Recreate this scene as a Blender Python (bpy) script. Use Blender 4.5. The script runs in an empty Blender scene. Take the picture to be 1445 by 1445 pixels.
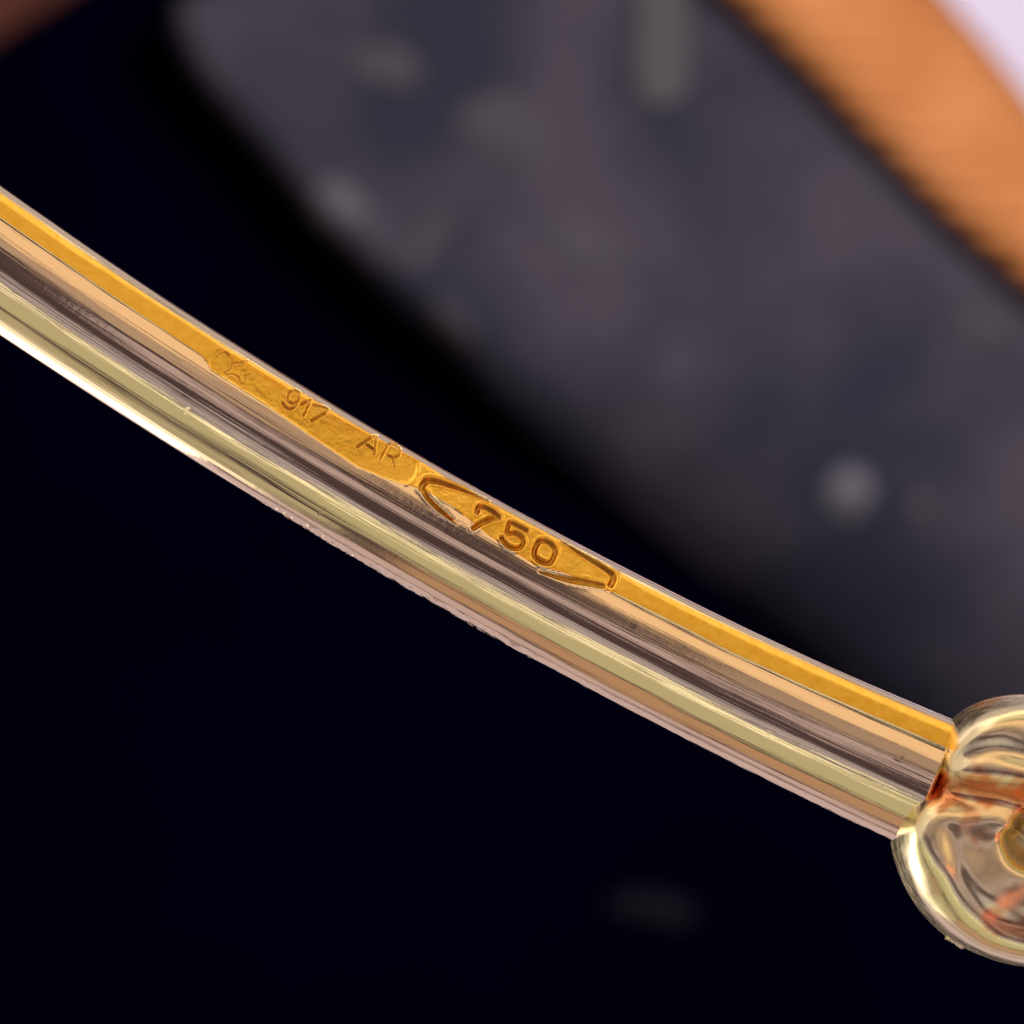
import bpy, math
import numpy as np
from mathutils import Vector, Matrix
from mathutils.bvhtree import BVHTree

# 1 unit is about 2 mm.  px(X, Y): a point of the 1445 px photograph measured on the plane z = 0
S = bpy.context.scene
COL = S.collection
D_CAM = 61.0

# ---------------------------------------------------------------- camera, world, lamps, exposure
cam_d = bpy.data.cameras.new('camera')
cam = bpy.data.objects.new('camera', cam_d)
COL.objects.link(cam)
cam.location = (0, 0, D_CAM)
cam_d.sensor_width = 36.0
cam_d.lens = 36.0 * D_CAM / 14.45
cam_d.clip_start = 0.5
cam_d.clip_end = 2000
cam_d.dof.use_dof = True
cam_d.dof.focus_distance = D_CAM - 0.45
cam_d.dof.aperture_fstop = cam_d.lens * 1e-3 / 0.80      # opening of about 0.8 units
S.camera = cam

W = bpy.data.worlds.new('World')
S.world = W
W.use_nodes = True
W.node_tree.nodes['Background'].inputs[0].default_value = (0.50, 0.34, 0.42, 1)
W.node_tree.nodes['Background'].inputs[1].default_value = 0.15

S.view_settings.view_transform = 'Standard'
S.view_settings.look = 'None'
S.view_settings.exposure = 0.0
S.view_settings.gamma = 1.0

AX = Vector((math.cos(math.radians(29.5)), -math.sin(math.radians(29.5)), 0))   # along the band
PV = Vector((math.sin(math.radians(29.5)), math.cos(math.radians(29.5)), 0))    # across it, upper right
VV = Vector((0, 0, 1))

def lamp(name, phi1, phi2, colour, radiance, dist=60.0, along=0.0, length=150.0):
    """An added strip light whose reflection makes a stripe, seen from the band between the angles phi1 and phi2 (0 = camera side, + = upper right)."""
    mid, half = math.radians((phi1 + phi2) / 2), math.radians(abs(phi2 - phi1) / 2)
    z = PV * math.sin(mid) + VV * math.cos(mid)
    y = z.cross(AX)
    d = bpy.data.lights.new(name, 'AREA')
    d.shape = 'RECTANGLE'
    d.size = length
    d.size_y = 2 * dist * math.tan(half)
    d.color = colour
    d.energy = radiance * math.pi * d.size * d.size_y
    o = bpy.data.objects.new(name, d)
    m = Matrix.Identity(4)
    m.col[0][:3], m.col[1][:3], m.col[2][:3] = AX, y, z
    m.col[3][:3] = z * dist + AX * along
    o.matrix_world = m
    COL.objects.link(o)
    return o

lamp('added_strip', 40, 65, (1.0, 0.70, 0.43), 0.88)  # added strips, placed for the stripes they reflect in the gold
lamp('added_strip', 17, 38, (1.0, 0.74, 0.56), 0.34, 64, 78, 150)
lamp('added_strip', 22, 38, (1.0, 0.74, 0.56), 0.42, 64, -78, 150)
lamp('added_strip', 0, 13, (1.0, 0.82, 0.93), 0.42, 75, 52, 130)
lamp('added_strip', 5, 18, (1.0, 0.78, 0.85), 0.28, 70, -80, 120)
lamp('added_strip', -33, -20, (0.86, 0.82, 1.0), 0.42, 62)
lamp('added_strip', -41, -36, (1.0, 0.97, 0.72), 1.25, 60)
lamp('added_strip', -70, -41.5, (1.0, 0.99, 0.60), 0.44, 60)
lamp('added_strip', -99, -75, (1.0, 0.62, 0.36), 0.40, 60, 47, 100)
lamp('added_strip', -99, -80, (1.0, 0.95, 0.62), 0.40, 60, -60, 110)
lamp('added_strip', -152, -125, (1.0, 0.80, 0.92), 0.58, 63, 30, 120)
lamp('added_strip', -120, -104, (1.0, 0.80, 0.88), 0.50, 63, 30, 120)
lamp('added_strip', -118, -101, (1.0, 0.98, 0.70), 0.70, 61, -66, 116)
lamp('added_strip', -141, -118, (1.0, 0.98, 0.80), 3.6, 60, -68, 115)
lamp('added_strip', 73, 97, (1.0, 0.88, 0.56), 0.70, 60, -59, 130)
lamp('added_strip', 73, 97, (1.0, 0.86, 0.50), 0.60, 60, 56, 96)
lamp('added_strip', 101, 128, (1.0, 0.88, 0.64), 1.35, 60)
lamp('added_strip', 131, 155, (1.0, 0.84, 0.86), 0.52, 60)

def aim_lamp(name, loc, target, size, colour, radiance):
    d = bpy.data.lights.new(name, 'AREA')
    d.shape = 'SQUARE'
    d.size = size
    d.color = colour
    d.energy = radiance * math.pi * size * size
    o = bpy.data.objects.new(name, d)
    COL.objects.link(o)
    o.location = loc
    o.rotation_euler = (Vector(target) - Vector(loc)).to_track_quat('-Z', 'Y').to_euler()
    return o

aim_lamp('added_key', (21, 25, -14), (21.01, 25, -125), 24, (0.98, 0.94, 1.0), 58.0)  # added key light over the pad and finger, out of view
aim_lamp('added_end_fill', tuple(AX * -62 + VV * -6 + PV * 12), (3, -3, 0), 105, (1.0, 0.90, 0.80), 0.62)  # added fill that brightens the left side of the knot
aim_lamp('added_low_fill', tuple(AX * -54 + VV * -54), (6, -4, 0), 50, (1.0, 0.86, 0.84), 0.5)  # added fill from below for the dark rim of the knot
aim_lamp('added_low_fill', tuple(AX * -38 + PV * -40 + VV * -54), (6, -4, 0), 50, (1.0, 0.86, 0.84), 0.45)  # second added fill for the lower rim
aim_lamp('added_red_light', tuple(AX * 62 + VV * 34), (6, -4, 0), 46, (1.0, 0.26, 0.10), 0.75)  # added to throw a red reflection into the cleft

# ---------------------------------------------------------------- helpers
def px(X, Y, z=0.0):
    k = (D_CAM - z) / D_CAM
    return np.array([(X - 722.5) / 100 * k, -(Y - 722.5) / 100 * k, z])

def tag(o, label, cat, group=None):
    o['label'], o['category'] = label, cat
    if group:
        o['group'] = group
    return o

def mesh_obj(name, V, F, mat, parent=None, normals=None, uv=None, smooth=True):
    V = np.asarray(V, float)
    me = bpy.data.meshes.new(name)
    me.from_pydata(V.tolist(), [], [list(map(int, f)) for f in F])
    if uv is not None:
        lay = me.uv_layers.new(name='UVMap')
        li = np.empty(len(me.loops), np.int32)
        me.loops.foreach_get('vertex_index', li)
        lay.data.foreach_set('uv', np.asarray(uv, np.float32)[li].ravel())
    if smooth:
        me.polygons.foreach_set('use_smooth', [True] * len(me.polygons))
    if normals is not None:
        me.normals_split_custom_set_from_vertices([tuple(n) for n in normals])
    me.materials.append(mat)
    me.update()
    o = bpy.data.objects.new(name, me)
    COL.objects.link(o)
    if parent is not None:
        o.parent = parent
    return o

def grid_faces(n, m, wrap=False):
    """n rows of m vertices; wrap closes each row."""
    i = np.arange(n - 1)[:, None] * m
    j = np.arange(m if wrap else m - 1)[None, :]
    j2 = (j + 1) % m
    return np.stack([i + j, i + j2, i + m + j2, i + m + j], -1).reshape(-1, 4)

def vnoise(x, y, seed=0):
    """smooth value noise in about -1..1"""
    xi, yi = np.floor(x).astype(np.int64), np.floor(y).astype(np.int64)
    fx, fy = x - xi, y - yi
    fx, fy = fx * fx * (3 - 2 * fx), fy * fy * (3 - 2 * fy)
    def h(a, b):
        n = (a * 374761393 + b * 668265263 + seed * 974634777) & 0x7fffffff
        n = ((n ^ (n >> 13)) * 1274126177) & 0x7fffffff
        return ((n ^ (n >> 16)) & 0xffff) / 32767.5 - 1
    return ((h(xi, yi) * (1 - fx) + h(xi + 1, yi) * fx) * (1 - fy)
            + (h(xi, yi + 1) * (1 - fx) + h(xi + 1, yi + 1) * fx) * fy)

def seg_dist(X, Y, pts):
    best = np.full(X.shape, 1e9)
    for (ax, ay), (bx, by) in zip(pts[:-1], pts[1:]):
        dx, dy = bx - ax, by - ay
        L = dx * dx + dy * dy + 1e-9
        t = np.clip(((X - ax) * dx + (Y - ay) * dy) / L, 0, 1)
        best = np.minimum(best, np.hypot(X - ax - t * dx, Y - ay - t * dy))
    return best

def seg_rel(X, Y, pts, wid):
    """distance to a polyline divided by a half width that changes along it"""
    best = np.full(X.shape, 1e9)
    n = len(pts)
    ws = np.interp(np.linspace(0, 1, n), np.linspace(0, 1, len(wid)), wid)
    for i in range(n - 1):
        (ax, ay), (bx, by) = pts[i], pts[i + 1]
        dx, dy = bx - ax, by - ay
        t = np.clip(((X - ax) * dx + (Y - ay) * dy) / (dx * dx + dy * dy + 1e-9), 0, 1)
        best = np.minimum(best, np.hypot(X - ax - t * dx, Y - ay - t * dy) / (ws[i] * (1 - t) + ws[i + 1] * t))
    return best

def curve(pts, k=6):
    """Catmull-Rom curve through the points"""
    p = np.array(pts, float)
    closed = np.allclose(p[0], p[-1])
    q = np.vstack([p[-2] if closed else 2 * p[0] - p[1], p, p[1] if closed else 2 * p[-1] - p[-2]])
    out = []
    for i in range(1, len(q) - 2):
        for t in np.arange(k) / k:
            out.append(0.5 * (2 * q[i] + (q[i + 1] - q[i - 1]) * t + (2 * q[i - 1] - 5 * q[i] + 4 * q[i + 1] - q[i + 2]) * t * t
                              + (3 * q[i] - q[i - 1] - 3 * q[i + 1] + q[i + 2]) * t ** 3))
    return np.array(out + [p[-1]])

def smooth(a, b, x):
    t = np.clip((x - a) / (b - a), 0, 1)
    return t * t * (3 - 2 * t)

# ---------------------------------------------------------------- materials
def new_mat(name):
    m = bpy.data.materials.new(name)
    m.use_nodes = True
    nt = m.node_tree
    return m, nt, nt.nodes['Principled BSDF']

def N(nt, kind, **kw):
    n = nt.nodes.new(kind)
    for k, v in kw.items():
        setattr(n, k, v)
    return n

def noise(nt, vec, scale, detail=3, rough=0.5):
    n = N(nt, 'ShaderNodeTexNoise')
    n.inputs['Scale'].default_value = scale
    n.inputs['Detail'].default_value = detail
    n.inputs['Roughness'].default_value = rough
    nt.links.new(vec, n.inputs['Vector'])
    return n.outputs['Fac']

def mapping(nt, out, scale):
    mp = N(nt, 'ShaderNodeMapping')
    mp.inputs['Scale'].default_value = scale
    nt.links.new(out, mp.inputs['Vector'])
    return mp.outputs['Vector']

def ramp(nt, fac, stops):
    r = N(nt, 'ShaderNodeValToRGB')
    e = r.color_ramp.elements
    while len(e) < len(stops):
        e.new(0.5)
    for el, (p, c) in zip(e, stops):
        el.position = p
        el.color = (*c, 1) if len(c) == 3 else c
    nt.links.new(fac, r.inputs['Fac'])
    return r.outputs['Color']

def bump(nt, b, height, strength, dist, prev=None):
    n = N(nt, 'ShaderNodeBump')
    n.inputs['Strength'].default_value = strength
    n.inputs['Distance'].default_value = dist
    nt.links.new(height, n.inputs['Height'])
    if prev is not None:
        nt.links.new(prev, n.inputs['Normal'])
    nt.links.new(n.outputs['Normal'], b.inputs['Normal'])
    return n.outputs['Normal']

def gold_polished():
    m, nt, b = new_mat('polished_pale_gold')
    b.inputs['Metallic'].default_value = 1
    b.inputs['Base Color'].default_value = (0.93, 0.75, 0.50, 1)
    uv = N(nt, 'ShaderNodeTexCoord').outputs['UV']
    lines = noise(nt, mapping(nt, uv, (0.10, 9.0, 1)), 1.0, 4, 0.6)     # drawing lines along the band
    n1 = bump(nt, b, lines, 0.13, 0.05)
    slow = noise(nt, mapping(nt, uv, (0.22, 3.2, 1)), 1.0, 2, 0.5)          # hand polished unevenness
    n1 = bump(nt, b, slow, 0.12, 0.09, n1)
    tc = N(nt, 'ShaderNodeTexCoord').outputs['Object']
    pits = noise(nt, tc, 9.0, 3, 0.55)
    bump(nt, b, pits, 0.06, 0.01, n1)
    r = ramp(nt, noise(nt, mapping(nt, uv, (0.3, 5.0, 1)), 1.0, 3), [(0.3, (0.05,) * 3), (0.7, (0.12,) * 3)])
    nt.links.new(r, b.inputs['Roughness'])
    return m

def gold_flat(name, base, dark, r0, r1):
    m, nt, b = new_mat(name)
    b.inputs['Metallic'].default_value = 1
    tc = N(nt, 'ShaderNodeTexCoord').outputs['Object']
    n = noise(nt, tc, 7.0, 5, 0.65)
    c = ramp(nt, n, [(0.35, dark), (0.62, base)])
    nt.links.new(c, b.inputs['Base Color'])
    r = ramp(nt, noise(nt, tc, 5.0, 3), [(0.3, (r0,) * 3), (0.7, (r1,) * 3)])
    nt.links.new(r, b.inputs['Roughness'])
    n1 = bump(nt, b, noise(nt, tc, 4.0, 2), 0.07, 0.04)
    return m

M_GOLD = gold_polished()
M_FLAT = gold_flat('gold_yellow_reflection', (1.0, 0.535, 0.075), (0.92, 0.455, 0.045), 0.24, 0.32)  # deep yellow reflection on the flat is put into this colour
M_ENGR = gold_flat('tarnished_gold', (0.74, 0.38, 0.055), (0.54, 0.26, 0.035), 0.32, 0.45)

def gold_bead():
    m, nt, b = new_mat('cast_gold')
    b.inputs['Metallic'].default_value = 1
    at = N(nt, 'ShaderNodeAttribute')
    at.attribute_name = 'coral_reflection'                        # coral reflection painted into the base colour
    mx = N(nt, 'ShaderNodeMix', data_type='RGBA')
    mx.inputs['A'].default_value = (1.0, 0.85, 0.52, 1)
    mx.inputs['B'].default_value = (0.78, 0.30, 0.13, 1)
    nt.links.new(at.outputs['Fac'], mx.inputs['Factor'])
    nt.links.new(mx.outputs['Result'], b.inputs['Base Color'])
    tc = N(nt, 'ShaderNodeTexCoord').outputs['Object']
    r = ramp(nt, noise(nt, tc, 5.0, 3), [(0.3, (0.19,) * 3), (0.7, (0.31,) * 3)])
    nt.links.new(r, b.inputs['Roughness'])
    n1 = bump(nt, b, noise(nt, tc, 1.6, 2), 0.12, 0.14)
    bump(nt, b, noise(nt, tc, 9.0, 3), 0.10, 0.012, n1)
    return m
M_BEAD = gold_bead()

def matte(name, stops, scale, rough=0.9, bscale=None, bstr=0.3, bdist=0.2, spec=0.3):
    m, nt, b = new_mat(name)
    tc = N(nt, 'ShaderNodeTexCoord').outputs['Object']
    c = ramp(nt, noise(nt, tc, scale, 4, 0.55), stops)
    nt.links.new(c, b.inputs['Base Color'])
    b.inputs['Roughness'].default_value = rough
    b.inputs['Specular IOR Level'].default_value = spec
    if bscale:
        bump(nt, b, noise(nt, tc, bscale, 4), bstr, bdist)
    return m

M_FLOOR = matte('black_cloth', [(0.3, (0.0004, 0.0003, 0.0055)), (0.7, (0.0010, 0.0006, 0.0075))], 0.05, 1.0, 1.5, 0.3, 0.3, 0.0)
M_SLAB = matte('grey_felt', [(0.40, (0.034, 0.035, 0.054)), (0.5, (0.053, 0.049, 0.068)), (0.60, (0.078, 0.066, 0.086))], 0.10, 0.95, 1.2, 0.3, 0.3, 0.1)
M_LINT = matte('grey_lint', [(0.3, (0.135, 0.130, 0.150)), (0.7, (0.18, 0.172, 0.195))], 0.6, 0.95, 2.0, 0.4, 0.3, 0.1)
M_CARD = matte('white_card', [(0.3, (0.78, 0.75, 0.92)), (0.7, (0.84, 0.80, 0.95))], 0.1, 0.8)
M_SHADED_SKIN = matte('shaded_skin', [(0.3, (0.10, 0.032, 0.020)), (0.7, (0.14, 0.045, 0.028))], 0.3, 0.8, 1.5, 0.3, 0.2, 0.2)  # skin of a finger in shade, the shade put into its colour

def skin():
    m, nt, b = new_mat('skin')
    tc = N(nt, 'ShaderNodeTexCoord')
    c = ramp(nt, noise(nt, tc.outputs['Object'], 0.25, 4), [(0.3, (0.68, 0.24, 0.068)), (0.7, (0.82, 0.32, 0.105))])
    nt.links.new(c, b.inputs['Base Color'])
    b.inputs['Roughness'].default_value = 0.62
    b.inputs['Specular IOR Level'].default_value = 0.25
    b.inputs['Subsurface Weight'].default_value = 0.15
    b.inputs['Subsurface Radius'].default_value = (0.6, 0.25, 0.12)
    b.inputs['Subsurface Scale'].default_value = 1.0
    w = N(nt, 'ShaderNodeTexWave')
    w.wave_type, w.bands_direction = 'BANDS', 'Y'
    w.inputs['Scale'].default_value = 0.26
    w.inputs['Distortion'].default_value = 1.6
    w.inputs['Detail'].default_value = 2
    nt.links.new(tc.outputs['Object'], w.inputs['Vector'])
    bump(nt, b, w.outputs['Fac'], 1.0, 0.35)
    return m
M_SKIN = skin()

# ---------------------------------------------------------------- the setting
def floor():
    n = 41
    g = np.linspace(-160, 160, n)
    X, Y = np.meshgrid(g, g)
    Z = -145 + 0.5 * vnoise(X * 0.06, Y * 0.06, 3)
    o = mesh_obj('ground', np.stack([X, Y, Z], -1).reshape(-1, 3), grid_faces(n, n), M_FLOOR)
    o['kind'] = 'structure'
floor()

# edge of the grey felt pad, in photograph pixels, from its corner to the lower right
EDGE = np.array([(225, 15), (262, 95), (322, 160), (392, 240), (452, 312), (510, 372), (570, 430), (650, 505), (745, 590),
                 (850, 680), (960, 775), (1080, 880), (1210, 985), (1400, 1130), (1650, 1320), (2000, 1590)], float)
def pad():
    zt = -131.0
    pts = np.array([px(x, y, zt)[:2] for x, y in EDGE])
    L = np.r_[0, np.cumsum(np.hypot(*np.diff(pts, axis=0).T))]
    u = np.linspace(0, L[-1], 150)
    ex, ey = np.interp(u, L, pts[:, 0]), np.interp(u, L, pts[:, 1])
    across = np.r_[np.linspace(0, 1, 22), 1 + np.linspace(0, 1, 30)[1:] ** 1.5 * 9]
    V = []
    din = np.array([0.76, 0.65])
    for k in range(len(u)):
        w = 1.2 + 14.0 * smooth(15, 44, u[k])                  # the rounded shoulder widens to the lower right
        for a in across:
            d = a * w if a <= 1 else w + (a - 1) * 8.0
            drop = 0.0 if a >= 1 else (1 - math.sqrt(max(0.0, 1 - (1 - a) ** 2))) * (2.2 + 0.85 * w)
            end = min(1.0, u[k] / 1.2)
            drop += (1 - math.sqrt(max(0.0, 1 - (1 - end) ** 2))) * 2.0
            wob = 0.5 * float(vnoise(np.array(u[k] * 0.35), np.array(d * 0.2), 5)) if a < 1 else 0
            V.append((ex[k] + din[0] * d, ey[k] + din[1] * d + wob * 0.5, zt - drop + 0.25 * float(vnoise(np.array(u[k] * 0.14), np.array(d * 0.14), 8))))
    V = np.array(V)
    n, m = len(u), len(across)
    F = grid_faces(n, m)[:, ::-1]
    base = len(V)
    # skirt down to the ground along the rounded edge and the short end
    rim = [k * m for k in range(n)]
    low = V[rim].copy()
    low[:, 2] = -144.4
    e0 = list(range(m))
    low2 = V[e0].copy()
    low2[:, 2] = -144.4
    V2 = np.vstack([V, low, low2])
    F2 = [tuple(f) for f in F]
    for k in range(n - 1):
        F2.append((rim[k], rim[k + 1], base + k + 1, base + k))
    for k in range(m - 1):
        F2.append((e0[k + 1], e0[k], base + n + k, base + n + k + 1))
    o = mesh_obj('felt_pad', V2, F2, M_SLAB)
    tag(o, 'dark grey blurred pad with a rounded diagonal edge behind the gold band', 'pad')
    return BVHTree.FromPolygons(V2.tolist(), [tuple(map(int, f)) for f in F2])
PAD = pad()

def pad_hit(X, Y):
    d = Vector(px(X, Y, -131)) - Vector((0, 0, D_CAM))
    h = PAD.ray_cast(Vector((0, 0, D_CAM)), d.normalized())[0]
    return h.z if h is not None and h.z > -143 else None

def pad_below(x, y, z):
    h = PAD.ray_cast(Vector((x, y, -100)), Vector((0, 0, -1)))[0]
    return max(h.z, z - 1.5) if h is not None else z

def lump(name, X, Y, rx, ry, deg, z, h, label, mat, cat='lint', group=None):
    """an uneven low tuft lying on the pad, seen at pixel X, Y"""
    on_pad = z > -140
    if on_pad:
        z = pad_hit(X, Y) or z
    k = (D_CAM - z) / D_CAM / 100
    c = px(X, Y, z)
    nr, na = 9, 28
    V, a0 = [], math.radians(deg)
    for i in range(nr):
        t = i / (nr - 1)
        for j in range(na):
            a = 2 * math.pi * j / na
            q = 1 + 0.22 * float(vnoise(np.array(1.3 * math.cos(a) + X * .1), np.array(1.3 * math.sin(a) + Y * .1), 4))
            lx, ly = t * q * rx * k * math.cos(a), t * q * ry * k * math.sin(a)
            zz = h * math.sqrt(max(0, 1 - t * t)) * (1 + 0.2 * float(vnoise(np.array(lx), np.array(ly), 9)))
            gx, gy = c[0] + lx * math.cos(a0) - ly * math.sin(a0), c[1] + lx * math.sin(a0) + ly * math.cos(a0)
            V.append((gx, gy, (pad_below(gx, gy, z) if on_pad else z) + zz - 0.06))
    o = mesh_obj(name, V, grid_faces(nr, na, True), mat)
    return tag(o, label, cat, group)

G = 'lint tufts scattered behind the band'
lump('lint_tuft', 478, 292, 42, 36, -40, -131.0, 0.9, 'pale grey lint tuft at the left edge of the grey pad', M_LINT, 'lint', G)
lump('lint_tuft', 1196, 698, 34, 40, 0, -131.0, 0.5, 'round pale grey lint tuft on the dark shoulder of the pad at right', M_LINT, 'lint', G)
M_LINT2 = matte('mauve_lint', [(0.3, (0.078, 0.070, 0.082)), (0.7, (0.105, 0.092, 0.107))], 0.4, 0.95, 2.0, 0.4, 0.3, 0.1)
lump('lint_tuft', 604, 335, 24, 52, -40, -131.0, 0.6, 'dim slanted lint tuft just right of the pale tuft on the pad edge', M_LINT2, 'lint', G)
lump('lint_tuft', 640, 455, 46, 24, -45, -131.2, 0.6, 'dim lint tuft low on the pad edge above the number 750', M_LINT2, 'lint', G)
lump('lint_tuft', 715, 185, 72, 46, -35, -130.8, 0.5, 'wide mauve lint patch on the middle of the grey pad', M_LINT2, 'lint', G)
lump('lint_tuft', 545, 95, 46, 34, -20, -130.8, 0.4, 'small mauve lint patch near the top of the grey pad', M_LINT2, 'lint', G)
lump('lint_tuft', 830, 345, 60, 30, -30, -131.0, 0.3, 'long dim mauve lint patch below the pale streak', M_LINT2, 'lint', G)
lump('lint_tuft', 1300, 716, 20, 18, 0, -131.0, 0.3, 'tiny dim lint tuft right of the round pale tuft', M_LINT2, 'lint', G)
lump('lint_tuft', 1235, 262, 22, 16, 20, -131.0, 0.3, 'tiny dim lint tuft close under the finger', M_LINT2, 'lint', G)
lump('lint_tuft', 1388, 455, 42, 38, 0, -131.0, 0.5, 'faint bluish lint tuft below the finger at the right edge', M_LINT2, 'lint', G)
M_LINT3 = matte('dull_lint', [(0.3, (0.008, 0.0075, 0.0125)), (0.7, (0.012, 0.011, 0.018))], 0.6, 0.95, 2.0, 0.4, 0.3, 0.1)
lump('lint_tuft', 925, 1283, 74, 26, -8, -144.7, 0.8, 'dull elongated lint smear on the black cloth below the band', M_LINT3, 'lint', G)

def streak():
    """pale reflected streak, built as a low rounded shape on the pad, running out of the top of the frame"""
    z = -130.3
    a, b = px(946, -260, z), px(932, 150, z)
    ax = (b - a) / np.linalg.norm(b - a)
    side = np.array([-ax[1], ax[0], 0])
    R, L, V = 1.2, np.linalg.norm(b - a), []
    ts = np.r_[np.linspace(0, L - R, 14), L - R + R * np.sin(np.linspace(0, math.pi / 2, 9)[1:])]
    for t in ts:
        r = R * (1 - 0.05 * math.sin(t)) if t <= L - R else R * math.sqrt(max(1e-4, 1 - ((t - L + R) / R) ** 2))
        for j in range(20):
            w = 2 * math.pi * j / 20
            V.append(a + ax * t + side * r * math.cos(w) + np.array([0, 0, 0.2 * r * math.sin(w)]))
    o = mesh_obj('pale_streak', V, grid_faces(len(ts), 20, True), matte('pale_streak_grey', [(0.3, (0.085, 0.08, 0.085)), (0.7, (0.115, 0.105, 0.11))], 0.3, 0.9))  # the pale reflection is put into this shape and its colour
    tag(o, 'blurred pale grey reflected streak, built as a shape on the pad at the top edge', 'rod')  # category 'rod' holds the reflected streak, there is no rod
streak()

def card():
    z = -130.1
    c = [px(1180, -60, z), px(1250, -420, z), px(1900, -300, z), px(1800, 420, z), px(1560, 330, z)]
    V = [tuple(p) for p in c] + [tuple(p + np.array([0, 0, -0.35])) for p in c]
    n = len(c)
    F = [tuple(range(n))[::-1], tuple(range(n, 2 * n))] + [(i, (i + 1) % n, n + (i + 1) % n, n + i) for i in range(n)]
    o = mesh_obj('white_card', V, F, M_CARD, smooth=False)
    tag(o, 'bright white card behind the finger in the top right corner', 'card')
card()

def tube(name, path, radii, mat, nseg=64, na=48, flat=1.0, rnd=0.0, full=1.0):
    """one closed surface round a smooth path with its own radius at each point"""
    path, radii = np.array(path, float), np.array(radii, float)
    L = np.r_[0, np.cumsum(np.linalg.norm(np.diff(path, axis=0), axis=1))]
    u = np.linspace(0, L[-1], nseg)
    P = np.stack([np.interp(u, L, path[:, i]) for i in range(3)], 1)
    r = np.interp(u, L, radii)
    k = np.array([1, 2, 3, 2, 1]) / 9
    for _ in range(2):
        Pp = np.vstack([P[:1], P[:1], P, P[-1:], P[-1:]])
        P = np.stack([np.convolve(Pp[:, i], k, 'valid') for i in range(3)], 1)
    V = []
    T = np.gradient(P, axis=0)
    for i in range(nseg):
        t = T[i] / np.linalg.norm(T[i])
        s = np.cross(np.array([0, 0, 1.0]), t)
        s /= np.linalg.norm(s)
        w = np.cross(t, s)
        for j in range(na):
            a = 2 * math.pi * j / na
            q = r[i] * (1 + rnd * float(vnoise(np.array(u[i] * 0.3), np.array(3 * math.cos(a)), 6)))
            ca, sa = math.cos(a), math.sin(a)
            ca, sa = math.copysign(abs(ca) ** full, ca), math.copysign(abs(sa) ** full, sa)
            V.append(P[i] + s * q * ca + w * q * flat * sa)
    F = [tuple(f) for f in grid_faces(nseg, na, True)]
    F += [tuple(range(na))[::-1], tuple(range((nseg - 1) * na, nseg * na))]
    return mesh_obj(name, V, F, mat)

def finger():
    z = -127.0
    k = (D_CAM - z) / D_CAM / 100
    # lower left outline of the finger in the photograph and its half width
    line = [(700, -330, 40), (760, -265, 95), (830, -200, 112), (930, -105, 112), (1031, 0, 106), (1142, 106, 100), (1239, 203, 96), (1302, 271, 91), (1328, 301, 88), (1375, 341, 95),
            (1450, 402, 104), (1600, 520, 112), (1800, 670, 118), (2050, 860, 122), (2300, 1050, 120)]
    path, rad = [], []
    for X, Y, h in line:
        h *= 1.09
        path.append(px(X + h * 0.69, Y - h * 0.725, z))
        rad.append(h * k)
    o = tube('finger', path, rad, M_SKIN, 120, 72, 0.85, 0.02, 0.74)
    tag(o, 'blurred bare finger in warm light crossing the top right corner', 'finger')
finger()

def finger_in_shade():  # finger in shade, darkened by its material colour
    z = -142.0
    k = (D_CAM - z) / D_CAM / 100
    pts = [(-1300, 790), (-1290, 783), (-1265, 766), (-1200, 724), (-900, 525), (-440, 215), (-312, 128), (-132, 10), (28, -94), (150, -172), (420, -350), (700, -530), (770, -575), (795, -592), (803, -597)]
    h = [6, 50, 88, 112, 120, 120, 120, 118, 113, 112, 112, 105, 80, 45, 6]
    o = tube('shaded_finger', [px(X, Y, z) for X, Y in pts], [q * k for q in h], M_SHADED_SKIN, 110, 40, 0.6, 0.03)
    tag(o, 'reddish brown blurred finger in the top left corner, shade in its colour', 'strap')  # category 'strap' holds the finger in shade, there is no strap
finger_in_shade()

# ---------------------------------------------------------------- the gold bangle
TOP = np.array([(0, 261.5), (97, 328), (194, 395), (268, 441), (434, 548), (544, 616), (640, 672), (790, 753), (900, 809), (1008, 865), (1177, 942), (1337, 1012.5)])
BOT = np.array([(0, 473), (83, 532), (232, 622), (328, 684), (378, 715), (560, 825), (626, 862), (737, 922), (900, 1008), (992, 1057), (1088, 1106), (1208, 1163), (1254, 1185)])
ct, cb = np.polyfit(TOP[:, 0], TOP[:, 1], 3), np.polyfit(BOT[:, 0], BOT[:, 1], 3)

# lower edge and upper edge of the yellow flat, photograph pixels
LOW = np.array([(-200, 160), (-60, 263), (0, 306), (130, 397), (277, 496), (288, 504), (294, 513), (300, 523), (322, 537), (375, 570), (434, 611), (475, 639), (506, 659), (545, 675), (572, 684), (588, 688),
                (604, 695), (640, 715), (662, 733), (690, 756), (715, 772), (754, 797), (790, 806), (830, 822), (855, 833), (867, 836), (900, 852), (960, 882), (1023, 915), (1146, 972), (1239, 1012), (1316, 1046), (1400, 1080)], float)
UPP = np.array([(-200, 143), (-60, 242), (0, 284), (100, 356), (180, 406), (277, 467), (317, 494), (365, 523), (434, 565), (489, 596), (517, 611), (553, 630), (592, 651), (640, 682), (668, 698), (726, 730), (787, 762), (835, 789), (867, 807),
                (900, 829), (960, 862), (1023, 892), (1146, 951), (1316, 1025), (1400, 1060)], float)
BEV = np.array([(x, np.polyval(ct, x) + o) for x, o in [(-200, 9), (0, 9), (100, 13), (277, 13), (317, 13), (434, 10), (600, 9), (760, 8), (900, 11), (1177, 9), (1300, 9), (1400, 9)]])
BEV = np.stack([np.linspace(-200, 1400, 161), np.interp(np.linspace(-200, 1400, 161), BEV[:, 0], BEV[:, 1] - np.polyval(ct, BEV[:, 0])) + np.polyval(ct, np.linspace(-200, 1400, 161))], 1)

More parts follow.
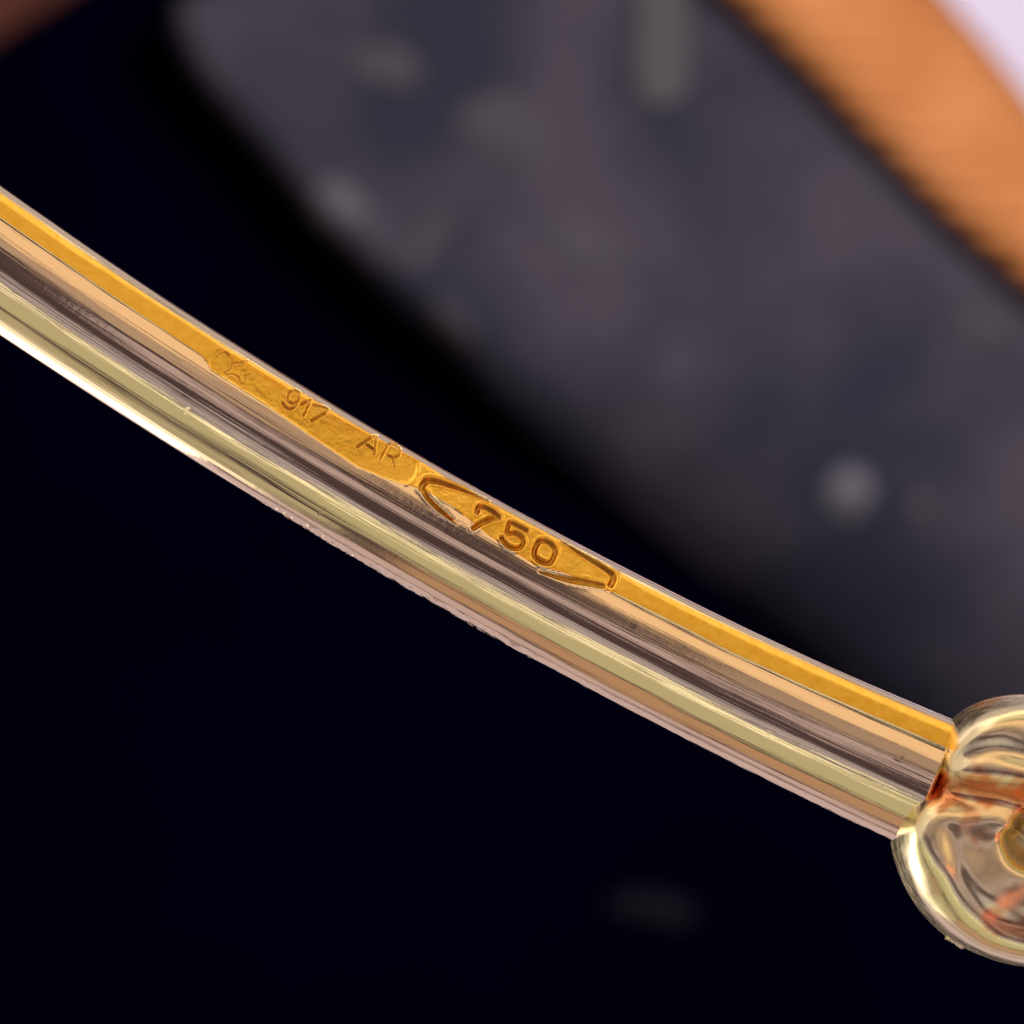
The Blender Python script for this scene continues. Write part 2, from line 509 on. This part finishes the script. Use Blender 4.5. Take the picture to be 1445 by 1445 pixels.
def build_bangle():
    # centre line and half width from the two outlines
    X = np.linspace(-15, 1345, 900)
    mid = np.polyval(ct, X) * 0.5 + np.polyval(cb, X) * 0.5
    # medial points: walk along the normal to each outline
    sl = np.gradient(mid, X)
    nx, ny = -sl / np.hypot(1, sl), 1 / np.hypot(1, sl)          # downward normal
    def hit(poly, sign):
        lo, hi = np.zeros_like(X), np.full_like(X, 160.0)
        for _ in range(40):
            m = (lo + hi) / 2
            qx, qy = X + sign * nx * m, mid + sign * ny * m
            inside = (qy < np.polyval(poly, qx)) if sign > 0 else (qy > np.polyval(poly, qx))
            lo, hi = np.where(inside, m, lo), np.where(inside, hi, m)
        return lo
    dn, up = hit(cb, 1), hit(ct, -1)
    cx, cy = X + nx * (dn - up) / 2, mid + ny * (dn - up) / 2
    R = (dn + up) / 200
    # resample: fine where the stamps are
    xs = np.r_[np.arange(-15, 275, 4.0), np.arange(275, 615, 1.15), np.arange(615, 885, 1.0), np.arange(885, 1304, 4.0), np.arange(1304, 1319, 1.0)]
    cy, R, cx = np.interp(xs, cx, cy), np.interp(xs, cx, R), xs
    C = np.stack([(cx - 722.5) / 100, -(cy - 722.5) / 100], 1)
    # beyond the left of the frame the band keeps bending round, as a bangle does
    d0 = C[0] - C[3]
    ang = math.atan2(d0[1], d0[0])
    ext, p = [], C[0].copy()
    for i in range(90):
        ang -= 0.35 / 30.0
        p = p + 0.35 * np.array([math.cos(ang), math.sin(ang)])
        ext.append(p.copy())
    ext = np.array(ext[::-1])
    C = np.vstack([ext, C])
    R = np.r_[np.full(len(ext), R[0]), R]
    R = np.convolve(np.r_[[R[0]] * 10, R, [R[-1]] * 10], np.ones(21) / 21, 'valid')
    q = np.clip((np.r_[np.full(len(ext), -99.0), xs] - 1304) / 14.5, 0, 0.97)
    R = R * np.sqrt(1 - q * q)                        # rounded end inside the knot
    T = np.gradient(C, axis=0)
    T /= np.linalg.norm(T, axis=1)[:, None]
    P = np.stack([-T[:, 1], T[:, 0]], 1)
    P[P[:, 1] < 0] *= -1
    Ls = np.r_[0, np.cumsum(np.linalg.norm(np.diff(C, axis=0), axis=1))]

    # angle of the flat's two edges at each station
    def edge_angle(poly):
        L = np.r_[0, np.cumsum(np.hypot(*np.diff(poly, axis=0).T))]
        u = np.linspace(0, L[-1], 4000)
        E = np.stack([np.interp(u, L, poly[:, 0]), np.interp(u, L, poly[:, 1])], 1)
        Q = np.stack([(E[:, 0] - 722.5) / 100, -(E[:, 1] - 722.5) / 100], 1)
        out = np.zeros(len(C))
        for i in range(len(C)):
            rel = (Q * (1 - 0.6 / D_CAM) - C[i])
            al, ac = rel @ T[i], rel @ P[i]
            ok = np.abs(ac) < 1.4 * R[i]
            j = np.argmin(np.where(ok, np.abs(al), 1e9))
            out[i] = math.asin(float(np.clip(ac[j] / R[i], -0.95, 0.97)))
        return out
    lo, hi = edge_angle(LOW), edge_angle(UPP)
    i0 = len(ext) + 8
    lo[:i0], hi[:i0] = lo[i0], hi[i0]
    lo = np.minimum(lo, hi - math.radians(8))
    n_mid, n_lo, n_hi, n_bev = 96, 130, 60, 20
    hi2 = edge_angle(BEV)
    hi2[:i0] = hi2[i0]
    hi2 = np.clip(hi2, hi + math.radians(2), math.radians(82))
    th = np.zeros((len(C), n_lo + n_mid + n_bev + n_hi))
    for i in range(len(C)):
        # rows: round the back and the front up to the flat, the flat, then over the top to the back again
        a = np.linspace(0, 1, n_lo, endpoint=False)
        a = 1 - (1 - a) ** 1.15
        th[i, :n_lo] = (-math.pi * 0.75) + a * (lo[i] + math.pi * 0.75)
        th[i, n_lo:n_lo + n_mid] = np.linspace(lo[i], hi[i], n_mid, endpoint=False)
        b = np.linspace(0, 1, n_hi, endpoint=False)
        th[i, n_lo + n_mid:n_lo + n_mid + n_bev] = np.linspace(hi[i], hi2[i], n_bev, endpoint=False)
        th[i, n_lo + n_mid + n_bev:] = hi2[i] + b ** 1.3 * (math.pi * 1.25 - hi2[i])
    n, m = th.shape
    half = (hi - lo)[:, None] / 2
    mid_t = (hi + lo)[:, None] / 2
    cosd = np.cos(th - mid_t)
    plane = np.where(cosd > 0.2, (R[:, None] * np.cos(half)) / np.maximum(cosd, 0.2), 9.0)
    kk = 0.010
    Rr = np.repeat(R[:, None], m, 1)
    h = np.clip(0.5 + 0.5 * (plane - Rr) / kk, 0, 1)
    rad = plane * (1 - h) + Rr * h - kk * h * (1 - h)
    # worn, dented underside and slight waviness of the drawn wire
    s2 = np.repeat(Ls[:, None], m, 1)
    rad = rad + 0.0030 * vnoise(s2 * 0.5, th * 5, 2) * (1 - smooth(0.0, 0.02, Rr - plane))
    under = smooth(math.radians(-58), math.radians(-74), th) * smooth(math.radians(-125), math.radians(-105), th)

    def dent(r):
        wx, wy = V[..., 0] * k * 100 + 722.5, -V[..., 1] * k * 100 + 722.5
        ok = np.cos(th) > 0
        for dx, dy, w_, d_ in [(177, 434, 2.2, .006), (262, 581, 2.6, .005), (455, 722, 2, .003), (1085, 1036, 2, .004), (1270, 1067, 3, .005)]:
            r = r - d_ * np.exp(-(((wx - dx) + (wy - dy) * 0.8) ** 2 + ((wy - dy) * 0.45) ** 2) / w_ ** 2) * ok
        return r

    def pos(r):
        V = np.zeros((n, m, 3))
        V[..., :2] = C[:, None, :] + P[:, None, :] * (r * np.sin(th))[..., None]
        V[..., 2] = r * np.cos(th)
        return V
    V = pos(rad)
    k = D_CAM / (D_CAM - V[..., 2])
    X2, Y2 = V[..., 0] * k * 100 + 722.5, -V[..., 1] * k * 100 + 722.5
    front = (np.cos(th) > 0.2) & (th > math.radians(-10)) & (th < math.radians(80))
    X2 = np.where(front, X2, -9999)

    wearX = -V[..., 1] * 0 + V[..., 0] * 100 + 722.5
    burr = under * (smooth(330, 420, wearX) * (1 - 0.5 * smooth(700, 800, wearX)))
    rad = dent(rad) + burr * (0.0060 * vnoise(s2 * 5, th * 7, 11) + 0.0050 * vnoise(s2 * 16, th * 18, 12)
                        + 0.025 * np.maximum(0, vnoise(s2 * 3.3, th * 4, 13) - 0.78))

    z1 = lambda L, ox, oy, sc: [(ox + x / sc, oy + y / sc) for x, y in L]
    marks = []      # (part name, label, strokes, half width, depth)
    nine = z1([(1080, 765), (1100, 710), (1170, 690), (1215, 735), (1200, 800), (1150, 840), (1090, 820), (1080, 765)], 280, 470, 8.5)
    tail = z1([(1205, 790), (1165, 870), (1110, 905), (1050, 890), (1012, 835)], 280, 470, 8.5)
    marks.append(('digit', 'small stamped 9', [nine, tail], 2.6, 0.026))
    marks.append(('digit', 'small stamped 1', [[(425.5, 570.5), (438, 565), (428.5, 586)]], 2.6, 0.026))
    marks.append(('digit', 'small stamped 7 of 917', [[(443.5, 571.5), (463, 578.5), (440, 593.5)]], 2.6, 0.026))
    marks.append(('letter', 'small stamped A', [[(504.5, 630.5), (526, 615.5), (532, 616), (529, 640)], [(518, 627), (528.6, 634.5)]], 2.5, 0.026))
    marks.append(('letter', 'small stamped R', [[(536.5, 648), (549, 626), (558, 627.5), (565, 634), (564, 641), (556, 644.5), (548, 642)], [(555, 646), (558.5, 658.5)]], 2.4, 0.024))
    star = z1([(200, 320), (245, 255), (330, 230), (375, 290), (405, 320), (395, 410), (355, 455), (312, 470), (345, 495), (420, 490), (480, 525), (505, 590), (535, 615), (560, 570), (565, 510), (620, 490)], 280, 470, 8.5)
    star2 = z1([(430, 350), (500, 352), (590, 330)], 280, 470, 8.5)
    marks.append(('star_mark', 'faint worn star stamp', [star, star2], 1.9, 0.007))
    sc = 6.02
    s7 = [(673, 723), (675.5, 716.5), (683, 716.5), (693, 721.5), (704, 730)]
    s7b = [(704, 730.5), (693, 733), (680, 738.5), (668, 745.5)]
    marks.append(('digit', 'large stamped 7 of 750', [s7, s7b], 4.2, 0.05))
    s5 = z1([(620, 358), (560, 325), (485, 290), (462, 330), (455, 380), (510, 378), (565, 405), (592, 450), (565, 500), (500, 505), (440, 470), (408, 420)], 640, 690, sc)
    marks.append(('digit', 'large stamped 5', [s5], 3.6, 0.045))
    s0 = z1([(735, 447), (800, 455), (862, 515), (850, 580), (818, 630), (755, 625), (692, 580), (692, 510), (735, 447)], 640, 690, sc)
    marks.append(('digit', 'large stamped 0', [s0], 4.2, 0.05))
    b1 = [(690, 707), (666, 697), (640, 686.5), (618, 680), (604, 678), (597, 684), (595, 690)]
    b2 = [(595, 688), (603, 701), (616, 715), (630, 727), (645, 739)]
    b3 = [(793, 764), (812, 777), (836, 791), (860, 807), (866, 815), (862, 825)]
    b4 = [(762, 807), (780, 812), (800, 817.5), (825, 822), (850, 827)]
    marks.append(('border_groove', 'pointed groove left of the 750', [b1], (1.5, 3, 4.5, 5.5, 5), 0.06))
    marks.append(('border_groove', 'slanting groove below left of the 750', [b2], (5, 4.2, 4, 1.6), 0.05))
    marks.append(('border_groove', 'pointed groove right of the 750', [b3], (1.5, 3.5, 5, 5.5), 0.06))
    marks.append(('border_groove', 'wide shallow groove below right of the 750', [b4], (2, 4.5, 6, 5), 0.035))
    carve = np.zeros((n, m))
    raised = np.zeros((n, m))
    owner = np.full((n, m), -1)
    for i, (nm, lb, strokes, w, dep) in enumerate(marks):
        c = np.zeros((n, m))
        dist = np.full((n, m), 1e9)
        for st in strokes:
            dist = np.minimum(dist, seg_rel(X2, Y2, curve(st) if nm != 'letter' or len(st) > 5 else st, w if isinstance(w, tuple) else (w, w)))
        c = dep * (1 - smooth(0.3, 1.0, dist))
        raised = np.maximum(raised, (0.012 if dep > 0.04 else 0.003) * np.exp(-((dist - 1.45) / 0.34) ** 2))
        owner = np.where((dist < 0.92) & (carve < c), i, owner)
        carve = np.maximum(carve, c)
    # the sunk, round-ended panel of the first stamp and the raised lens of the second
    pan_d = seg_dist(X2, Y2, [(318, 517), (350, 540), (430, 590), (500, 630), (563, 660)])
    edge = 24.5
    sink = 0.012 * (1 - smooth(edge - 3, edge + 1.5, pan_d))
    lip = 0.014 * smooth(-0.01, 0.005, Rr - plane) * np.exp(-((pan_d - edge - 3.0) / 2.2) ** 2) * smooth(540, 560, X2)
    lump_ = 0.004 * vnoise(X2 * 0.11, Y2 * 0.11, 21) + 0.0022 * vnoise(X2 * 0.3, Y2 * 0.3, 22)
    inflat = smooth(-0.002, 0.01, Rr - plane)
    stamped = smooth(290, 310, X2) * (1 - smooth(860, 872, X2))
    bul = 0.010 * np.exp(-(seg_dist(X2, Y2, [(670, 722), (800, 790)]) / 22) ** 2)
    rad = rad - carve + raised * (carve < 0.004) - sink * inflat + lip + lump_ * inflat * stamped + bul * inflat
    V = pos(rad)

    # one surface, then split into band, flat and stamped marks that keep its normals
    F = grid_faces(n, m, True)
    Vf = V.reshape(-1, 3)
    tmp = bpy.data.meshes.new('surface')
    # face orientation: outward
    a, b, c = Vf[F[len(F) // 2][0]], Vf[F[len(F) // 2][1]], Vf[F[len(F) // 2][2]]
    nrm = np.cross(b - a, c - b)
    row = (len(F) // 2) // m
    if nrm @ np.r_[a[:2] - C[row], a[2]] < 0:
        F = F[:, ::-1]
    e0 = Vf[F[:, 2]] - Vf[F[:, 0]]
    e1 = Vf[F[:, 3]] - Vf[F[:, 1]]
    fn = np.cross(e0, e1)
    vn = np.zeros_like(Vf)
    for q in range(4):
        np.add.at(vn, F[:, q], fn)
    vn /= np.maximum(np.linalg.norm(vn, axis=1), 1e-12)[:, None]
    bpy.data.meshes.remove(tmp)
    uv = np.stack([np.repeat(Ls, m), (th * 0.87).reshape(-1)], 1)

    cols = np.arange(len(F)) % m
    ow = owner.reshape(-1)[F].max(axis=1)
    allm = (owner.reshape(-1)[F] >= 0).sum(axis=1) >= 3
    ow = np.where(allm, ow, -1)
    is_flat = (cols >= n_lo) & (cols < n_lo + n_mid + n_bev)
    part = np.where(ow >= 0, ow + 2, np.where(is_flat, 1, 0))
    root = bpy.data.objects.new('gold_bangle', None)
    COL.objects.link(root)
    tag(root, 'polished gold bangle band stamped 917 AR and 750 ending in a rounded knot', 'bangle')
    def sub(name, fid, mat, parent, label=None, caps=False):
        f = F[part == fid]
        if not len(f):
            return None
        ids, inv = np.unique(f, return_inverse=True)
        f2 = inv.reshape(f.shape)
        o = mesh_obj(name, Vf[ids], f2, mat, parent, vn[ids], uv[ids])
        if label:
            o['label'] = label
        return o
    sub('band', 0, M_GOLD, root)
    flat = sub('flat_stripe', 1, M_FLAT, root, 'flat stripe along the band, deeper yellow reflection in its colour')
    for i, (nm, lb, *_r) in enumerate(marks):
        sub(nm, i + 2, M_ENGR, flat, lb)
    return root
ROOT = build_bangle()

# ---------------------------------------------------------------- the knot at the end of the band
def build_knot():
    out = np.array([(1303, 1103), (1311, 1082), (1317, 1060), (1330, 1030), (1352, 1006), (1385, 989), (1425, 981), (1470, 982), (1530, 1000), (1590, 1050), (1625, 1120), (1632, 1190), (1610, 1260), (1565, 1318), (1505, 1354), (1445, 1364), (1395, 1352), (1345, 1328), (1300, 1288), (1272, 1240),
                    (1258, 1198), (1256, 1166), (1267, 1137), (1284, 1117)], float)
    cxy = np.array([1445.0, 1178.0])
    Q = np.vstack([out, out[:1]])
    rel = Q - cxy
    an = np.unwrap(np.arctan2(-rel[:, 1], rel[:, 0]))
    rr = np.hypot(rel[:, 0], rel[:, 1])
    na, nt = 360, 110
    A = np.linspace(an[0], an[-1], na, endpoint=False)
    sgn = np.sign(an[-1] - an[0])
    Rr = np.interp(A * sgn, an * sgn, rr)
    k = np.array([1, 2, 3, 2, 1]) / 9
    for _ in range(4):
        Rr = np.convolve(np.r_[Rr[-2:], Rr, Rr[:2]], k, 'valid')
    t = np.linspace(0, 1, nt) ** 0.85
    t[0] = 0.004
    Tg, Ag = np.meshgrid(t, A, indexing='ij')
    Rg = Tg * Rr[None, :]
    X, Y = cxy[0] + Rg * np.cos(Ag), cxy[1] - Rg * np.sin(Ag)
    prof = np.interp(Tg, [0, 0.14, 0.19, 0.25, 0.40, 0.56, 0.68, 0.78, 0.86, 0.93, 0.97, 1.0], [0.30, 0.34, 0.86, 1.0, 1.04, 1.05, 1.04, 1.0, 0.92, 0.77, 0.57, 0.0])
    for _ in range(30):
        pp = np.pad(prof, ((1, 1), (0, 0)), mode='edge')
        sm = (pp[:-2] + pp[1:-1] * 2 + pp[2:]) / 4
        prof[1:-1] = sm[1:-1]
    prof[-1] = 0
    Z = 1.32 * prof
    # the cleft between the two lobes, running in from the notch
    dcl = seg_dist(X, Y, curve([(1290, 1098), (1345, 1114), (1400, 1120), (1445, 1130)]))
    Z = Z - 0.26 * np.exp(-(dcl / 24) ** 2) * smooth(0.12, 0.3, Tg) * (1 - smooth(0.93, 1.0, Tg))
    # folds that run round the upper lobe
    d2 = seg_dist(X, Y, curve([(1340, 1064), (1390, 1050), (1445, 1062), (1500, 1060)]))
    Z = Z - 0.08 * np.exp(-(d2 / 15) ** 2) * (1 - smooth(0.85, 0.95, Tg))
    d3 = seg_dist(X, Y, curve([(1326, 1165), (1334, 1205), (1355, 1248), (1400, 1288), (1460, 1302), (1520, 1290)]))
    Z = Z - 0.035 * np.exp(-(d3 / 12) ** 2)
    Z = Z + 0.0016 * (((X - 1445) * 0.49) - (Y - 1178) * 0.87) * np.exp(-(Tg / 0.55) ** 4)
    Z = Z + 0.035 * (np.sin(X * 0.045 + Y * 0.021 + 1.0 + np.sin(Y * 0.03)) + np.sin(Y * 0.052 - X * 0.019 + 2.0 + np.sin(X * 0.027))) * (1 - smooth(0.85, 1, Tg)) 
    xs, ys = (X - 722.5) / 100, -(Y - 722.5) / 100
    top = np.stack([xs, ys, Z], -1)
    back = np.stack([xs[::-1][1:], ys[::-1][1:], -0.9 * np.sqrt(np.maximum(0, 1 - Tg[::-1][1:] ** 2))], -1)
    V = np.vstack([top.reshape(-1, 3), back.reshape(-1, 3)])
    n = nt + nt - 1
    F = grid_faces(n, na, True)
    if sgn < 0:
        F = F[:, ::-1]
    ctr = (nt // 2) * na
    f = F[ctr]
    if np.cross(V[f[1]] - V[f[0]], V[f[2]] - V[f[1]])[2] < 0:
        F = F[:, ::-1]
    fl = [tuple(q) for q in F] + [tuple(range(na)), tuple(range((n - 1) * na, n * na))]
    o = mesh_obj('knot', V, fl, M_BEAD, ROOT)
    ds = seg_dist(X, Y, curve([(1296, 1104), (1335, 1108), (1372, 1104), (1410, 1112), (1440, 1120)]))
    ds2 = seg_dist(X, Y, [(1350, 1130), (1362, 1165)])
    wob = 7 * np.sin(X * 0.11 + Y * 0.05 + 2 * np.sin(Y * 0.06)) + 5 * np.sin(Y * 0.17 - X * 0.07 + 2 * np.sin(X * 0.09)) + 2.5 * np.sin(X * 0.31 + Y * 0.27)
    refl_mask = np.maximum(1 - smooth(6, 34, ds + wob), 0.55 * (1 - smooth(2, 22, ds2 + wob)))  # mask that paints the coral reflection along the cleft
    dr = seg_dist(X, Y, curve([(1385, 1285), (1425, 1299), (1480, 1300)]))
    refl_mask = np.maximum(refl_mask, 0.7 * (1 - smooth(6, 22, dr + wob * 0.5)))  # and the painted orange reflection on the lower fold
    at = o.data.attributes.new('coral_reflection', 'FLOAT', 'POINT')
    at.data.foreach_set('value', np.r_[refl_mask.reshape(-1), np.zeros(len(V) - refl_mask.size)].astype(np.float32))
    o['label'] = 'rounded cleft gold knot with a hole in its middle'
    # stray casting burr under the knot
    b0 = px(1350, 1331)
    pts = []
    for i in range(5):
        q = i / 4
        for j in range(8):
            a = 2 * math.pi * j / 8
            r = 0.085 * (1 - 0.55 * q) * (1 + 0.35 * math.sin(3 * j + i))
            pts.append((b0[0] - 0.09 + 0.16 * q + r * math.cos(a), b0[1] + 0.10 - 0.15 * q + r * 0.7 * math.sin(a), 0.06 + r * math.sin(a + 1.0)))
    Fb = [tuple(q) for q in grid_faces(5, 8, True)] + [tuple(range(8)), tuple(range(32, 40))]
    mesh_obj('burr', pts, Fb, M_BEAD, o)
build_knot()
